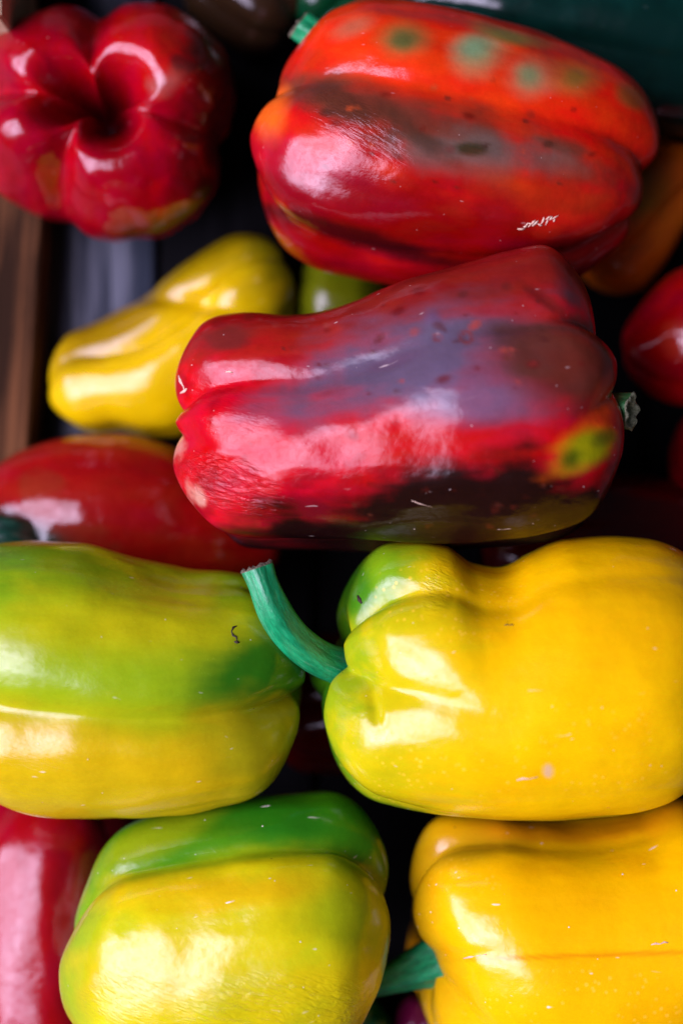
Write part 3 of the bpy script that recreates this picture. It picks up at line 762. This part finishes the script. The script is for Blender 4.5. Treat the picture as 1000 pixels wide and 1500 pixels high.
m_ul = skin_material('skin_yellow_far', 24.0, scratch=0.2, speck_col=(1, .7, .1, 1), lump=0.35)
ul = pepper('tapering yellow bell pepper low in the crate beside the grey floor plank',
    (66, 580), (430, 385), -556, -530,
    up=[(30, 520), (80, 492), (130, 470), (190, 440), (230, 412), (275, 378), (330, 345), (380, 330), (440, 320)],
    lo=[(92, 656), (125, 642), (170, 632), (220, 642), (270, 636), (330, 590), (390, 515), (450, 450)],
    cap0=(56, 2.3, .3, 8, [(20, -30), (50, -14), (110, 4), (140, 2)]), cap1=(70, 2.3, .4, 30, []),
    grooves=[(62, 70, 20, .02, .28, .22), (160, 160, 24, .05, .05, .1), (280, 280, 30, .1, .1, .1), (14, 18, 16, .06, .05, .1)],
    base=(206, 174, 3), seed=25.0, mat=m_ul, dents=[(285, 438, 100, 14, -8, -16), (345, 385, 70, 40, 30, 12), (200, 540, 90, 50, 30, 6)], res=(120, 150), lob=(.1, .1),
    paint=[('noise', (200, 170, 6), .6, 0, .7), ('end', 1, .0, .35, (96, 96, 6), .95, .2), ('blob', 170, 470, 120, 34, 35, (120, 92, 4), .8, .6, .3), ('blob', 290, 370, 80, 30, 30, (110, 96, 4), .7, .6, .3)])

m_ll = skin_material('skin_brick_red', 27.0, mottle=0.4, scratch=0.3, scratch_col=(.7, .4, .4, 1), lump=0.7)
ll = pepper('brick red bell pepper with teal stem at the left edge above the lime one',
    (-80, 752), (420, 772), -505, -530,
    up=[(-80, 700), (-20, 684), (40, 656), (110, 638), (180, 635), (240, 650), (310, 685), (420, 730)],
    lo=[(-80, 830), (60, 866), (180, 880), (300, 880), (420, 860)],
    cap0=(110, 2.2, .3, 40, []), cap1=(110, 2.3, .3, 20, []), droop=(.6, .2),
    grooves=[(104, 100, 26, .12, .02, .05), (50, 46, 30, .06, .03, .05), (170, 170, 20, .1, .1, .1), (270, 270, 30, .1, .1, .1)],
    base=(140, 14, 10), seed=28.0, mat=m_ll, res=(120, 160),
    paint=[('noise', (120, 40, 20), .6, 0, .7), ('blob', 330, 800, 120, 90, 0, (150, 18, 8), .8, .6, .4), ('blob', 190, 650, 100, 20, 0, (150, 44, 14), .7, .6, .4),
           ('blob', 30, 795, 90, 40, -10, (8, 40, 28), .95, .5, .4)])
tube('stem', [(80, 800, -470), (46, 792, -430), (10, 780, -400), (-50, 768, -390)], [40, 36, 30, 26], S_DEEP, ll, cut=CUT, seed=7)

m_bl = skin_material('skin_rose_red', 30.0, scratch=0.3, scratch_col=(.8, .5, .6, 1), lump=0.35)
bl = pepper('glossy red bell pepper upright in the bottom left corner under the green ones',
    (78, 1640), (78, 1140), -520, -515,
    up=[(-75, 1640), (-70, 1500), (-66, 1400), (-60, 1250), (-50, 1140)], lo=[(215, 1640), (215, 1500), (218, 1350), (216, 1250), (196, 1140)],
    cap0=(110, 2.3, .4, 40, []), cap1=(110, 2.4, .4, 40, []),
    grooves=[(132, 136, 20, .15, .06, .1), (50, 50, 24, .1, .03, .1), (190, 190, 20, .15, .1, .15), (270, 270, 30, .1, .1, .1)],
    base=(146, 3, 20), seed=31.0, mat=m_bl, res=(120, 150), paint=[('noise', (140, 4, 14), .6, 0, .7), ('blob', 190, 1350, 100, 320, 0, (40, 3, 8), .95, .6, .4)])  # right side painted dark as the side turned from the light

m_rr = skin_material('skin_scarlet', 33.0, scratch=0.2, lump=0.3)
rr = pepper('shiny red bell pepper half out of the frame at the right edge',
    (905, 510), (1240, 480), -505, -505,
    up=[(905, 445), (940, 425), (1000, 390), (1060, 372), (1150, 370), (1240, 400)], lo=[(905, 580), (950, 594), (1000, 596), (1060, 600), (1150, 600), (1240, 560)],
    cap0=(95, 2.2, .3, 8, [(60, 0), (100, 6), (150, -6)]), cap1=(100, 2.2, .4, 30, []),
    grooves=[(50, 50, 26, .03, .05, .1), (140, 140, 24, .03, .05, .1), (270, 270, 30, .1, .1, .1)],
    base=(168, 2, 18), seed=34.0, mat=m_rr, res=(110, 140), paint=[('noise', (196, 14, 20), .6, 0, .7), ('blob', 990, 500, 20, 24, 0, (210, 60, 20), .5, .6, .4)])
rr2 = pepper('dark red bell pepper sliver at the right edge under the shiny red one',
    (984, 660), (1260, 700), -560, -560,
    up=[(984, 590), (1040, 580), (1150, 590), (1260, 620)], lo=[(984, 740), (1040, 770), (1150, 790), (1260, 780)],
    cap0=(60, 2.2, .3, 10, []), cap1=(80, 2.2, .4, 30, []), grooves=[(70, 70, 22, .1, .1, .1), (150, 150, 20, .1, .1, .1)],
    base=(150, 6, 14), seed=35.0, mat=m_rr, res=(90, 110))

m_or = skin_material('skin_orange_brown', 36.0, scratch=0.1, lump=0.3)
orr = pepper('orange-brown bell pepper deep behind the top right one, two lobes showing',
    (850, 400), (1010, 200), -560, -545,
    up=[(770, 350), (830, 300), (900, 230), (960, 170)], lo=[(930, 440), (980, 385), (1015, 320), (1060, 260)],
    cap0=(60, 2.2, .4, 20, []), cap1=(60, 2.2, .4, 30, []), grooves=[(104, 140, 16, .06, .24, .2), (50, 50, 20, .1, .14, .1), (270, 270, 30, .1, .1, .1)],
    base=(244, 120, 12), seed=37.0, mat=m_or, res=(100, 130), paint=[('blob', 945, 280, 34, 34, 0, (150, 130, 20), .8, .6, .4), ('blob', 980, 260, 40, 60, 0, (190, 80, 14), .6, .6, .4), ('blob', 930, 380, 60, 50, 0, (200, 70, 12), .6, .6, .4)])

m_gr = skin_material('skin_dark_green', 39.0, scratch=0.2, scratch_col=(.3, .45, .35, 1), lump=0.5)
g1 = pepper('long dark green pepper across the top edge behind the orange-red one',
    (560, 40), (1180, 110), -545, -545,
    up=[(560, -80), (700, -110), (900, -100), (1180, -40)], lo=[(560, 120), (700, 170), (900, 200), (1180, 220)],
    cap0=(80, 2.3, .4, 30, []), cap1=(80, 2.3, .4, 30, []), grooves=[(70, 70, 20, .14, .12, .14), (110, 125, 16, .14, .12, .14), (200, 200, 20, .1, .1, .1)],
    base=(4, 34, 27), seed=40.0, mat=m_gr, res=(110, 140), paint=[('noise', (6, 46, 38), .7, 0, .6)])
g2 = pepper('green bell pepper at the top edge beside the teal stem of the orange-red one',
    (430, 30), (570, -150), -545, -545,
    up=[(360, 0), (400, -60), (480, -160), (500, -180)], lo=[(510, 60), (560, 10), (620, -60), (650, -100)],
    cap0=(50, 2.2, .4, 20, []), cap1=(60, 2.2, .4, 30, []), grooves=[(70, 70, 20, .14, .12, .14), (120, 120, 16, .14, .12, .14), (270, 270, 20, .1, .1, .1)],
    base=(6, 58, 30), seed=41.0, mat=m_gr, res=(90, 110))
g3 = pepper('small dark green bell pepper tucked between the low yellow one and the red ones',
    (428, 430), (575, 450), -560, -560,
    up=[(428, 380), (450, 360), (520, 370), (560, 380)], lo=[(428, 480), (470, 510), (520, 520), (560, 510)],
    cap0=(50, 2.2, .4, 20, []), cap1=(60, 2.2, .4, 30, []), grooves=[(70, 70, 30, .05, .03, .05), (140, 140, 26, .05, .03, .05)],
    base=(84, 92, 6), seed=42.0, mat=m_or, res=(90, 110))
m_br = skin_material('skin_dark_brown', 44.0, scratch=0.1, lump=0.4)
pepper('dark brown bell pepper in shadow at the top edge behind the crimson one',
    (300, -80), (440, 40), -580, -580,
    up=[(330, -150), (390, -110), (470, -30), (490, 0)], lo=[(240, -20), (300, 40), (380, 90), (420, 110)],
    cap0=(50, 2.2, .4, 20, []), cap1=(60, 2.2, .4, 30, []), grooves=[(80, 80, 20, .14, .12, .14), (140, 140, 16, .1, .1, .1)],
    base=(48, 32, 18), seed=45.0, mat=m_br, res=(80, 100))
pepper('dark red bell pepper deep under the middle one, above the large yellow one',
    (700, 800), (1040, 770), -585, -585,
    up=[(700, 720), (800, 690), (900, 690), (1040, 720)], lo=[(700, 880), (800, 900), (900, 890), (1040, 840)],
    cap0=(60, 2.2, .4, 20, []), cap1=(60, 2.2, .4, 30, []), grooves=[(80, 80, 20, .14, .12, .14), (140, 140, 16, .1, .1, .1)],
    base=(80, 6, 6), seed=46.0, mat=m_rr, res=(90, 110))
pepper('dark red bell pepper glimpsed in the gap under the curved teal stem',
    (380, 1040), (640, 1010), -585, -585,
    up=[(380, 960), (460, 930), (560, 930), (640, 940)], lo=[(380, 1110), (460, 1130), (560, 1130), (640, 1090)],
    cap0=(60, 2.2, .4, 20, []), cap1=(60, 2.2, .4, 30, []), grooves=[(80, 80, 20, .14, .12, .14), (140, 140, 16, .1, .1, .1)],
    base=(70, 2, 4), seed=47.0, mat=m_rr, res=(90, 110))
pepper('yellow bell pepper deep behind the teal stem in the bottom right corner',
    (590, 1390), (820, 1420), -600, -600,
    up=[(590, 1330), (680, 1310), (760, 1320), (820, 1340)], lo=[(590, 1440), (680, 1490), (760, 1500), (820, 1490)],
    cap0=(50, 2.2, .4, 20, []), cap1=(60, 2.2, .4, 30, []), grooves=[(80, 80, 20, .14, .12, .14), (140, 140, 16, .1, .1, .1)],
    base=(230, 160, 6), seed=48.0, mat=m_ul, res=(90, 110))
pepper('purple-red bell pepper at the bottom edge below the teal stem',
    (590, 1600), (622, 1472), -580, -580,
    up=[(560, 1600), (566, 1560), (580, 1510), (590, 1472)], lo=[(640, 1610), (648, 1560), (656, 1510), (662, 1480)],
    cap0=(50, 2.2, .4, 20, []), cap1=(50, 2.2, .4, 20, []), grooves=[(90, 90, 20, .14, .12, .14), (30, 30, 16, .1, .1, .1)],
    base=(96, 10, 52), seed=49.0, mat=m_bl, res=(80, 100))
gs = pepper('dark green bell pepper at the bottom edge with a crumpled green stem',
    (460, 1560), (562, 1478), -600, -600,
    up=[(430, 1500), (470, 1450), (520, 1425), (550, 1420)], lo=[(510, 1620), (560, 1570), (590, 1530), (606, 1510)],
    cap0=(50, 2.2, .4, 20, []), cap1=(50, 2.2, .4, 20, []), grooves=[(90, 90, 20, .14, .16, .2), (40, 40, 16, .1, .14, .2), (140, 140, 16, .1, .14, .2)],
    base=(16, 96, 62), seed=50.0, mat=m_gr, res=(80, 100), lob=(.2, .3))
lm = pepper('small lime green pepper at the bottom edge beside the golden yellow one',
    (642, 1464), (650, 1600), -545, -545,
    up=[(690, 1460), (695, 1500), (700, 1600)], lo=[(615, 1460), (618, 1500), (615, 1600)],
    cap0=(36, 2.2, .4, 12, []), cap1=(36, 2.2, .4, 12, []), grooves=[(90, 90, 20, .1, .1, .1), (270, 270, 16, .1, .1, .1)],
    base=(140, 160, 10), seed=51.0, mat=m_gl, res=(70, 90))
tube('stem', [(660, 1490, -530), (656, 1472, -515), (652, 1456, -508), (642, 1444, -505)], [14, 12, 12, 12], S_DARK, lm, cut=CUT, seed=9)
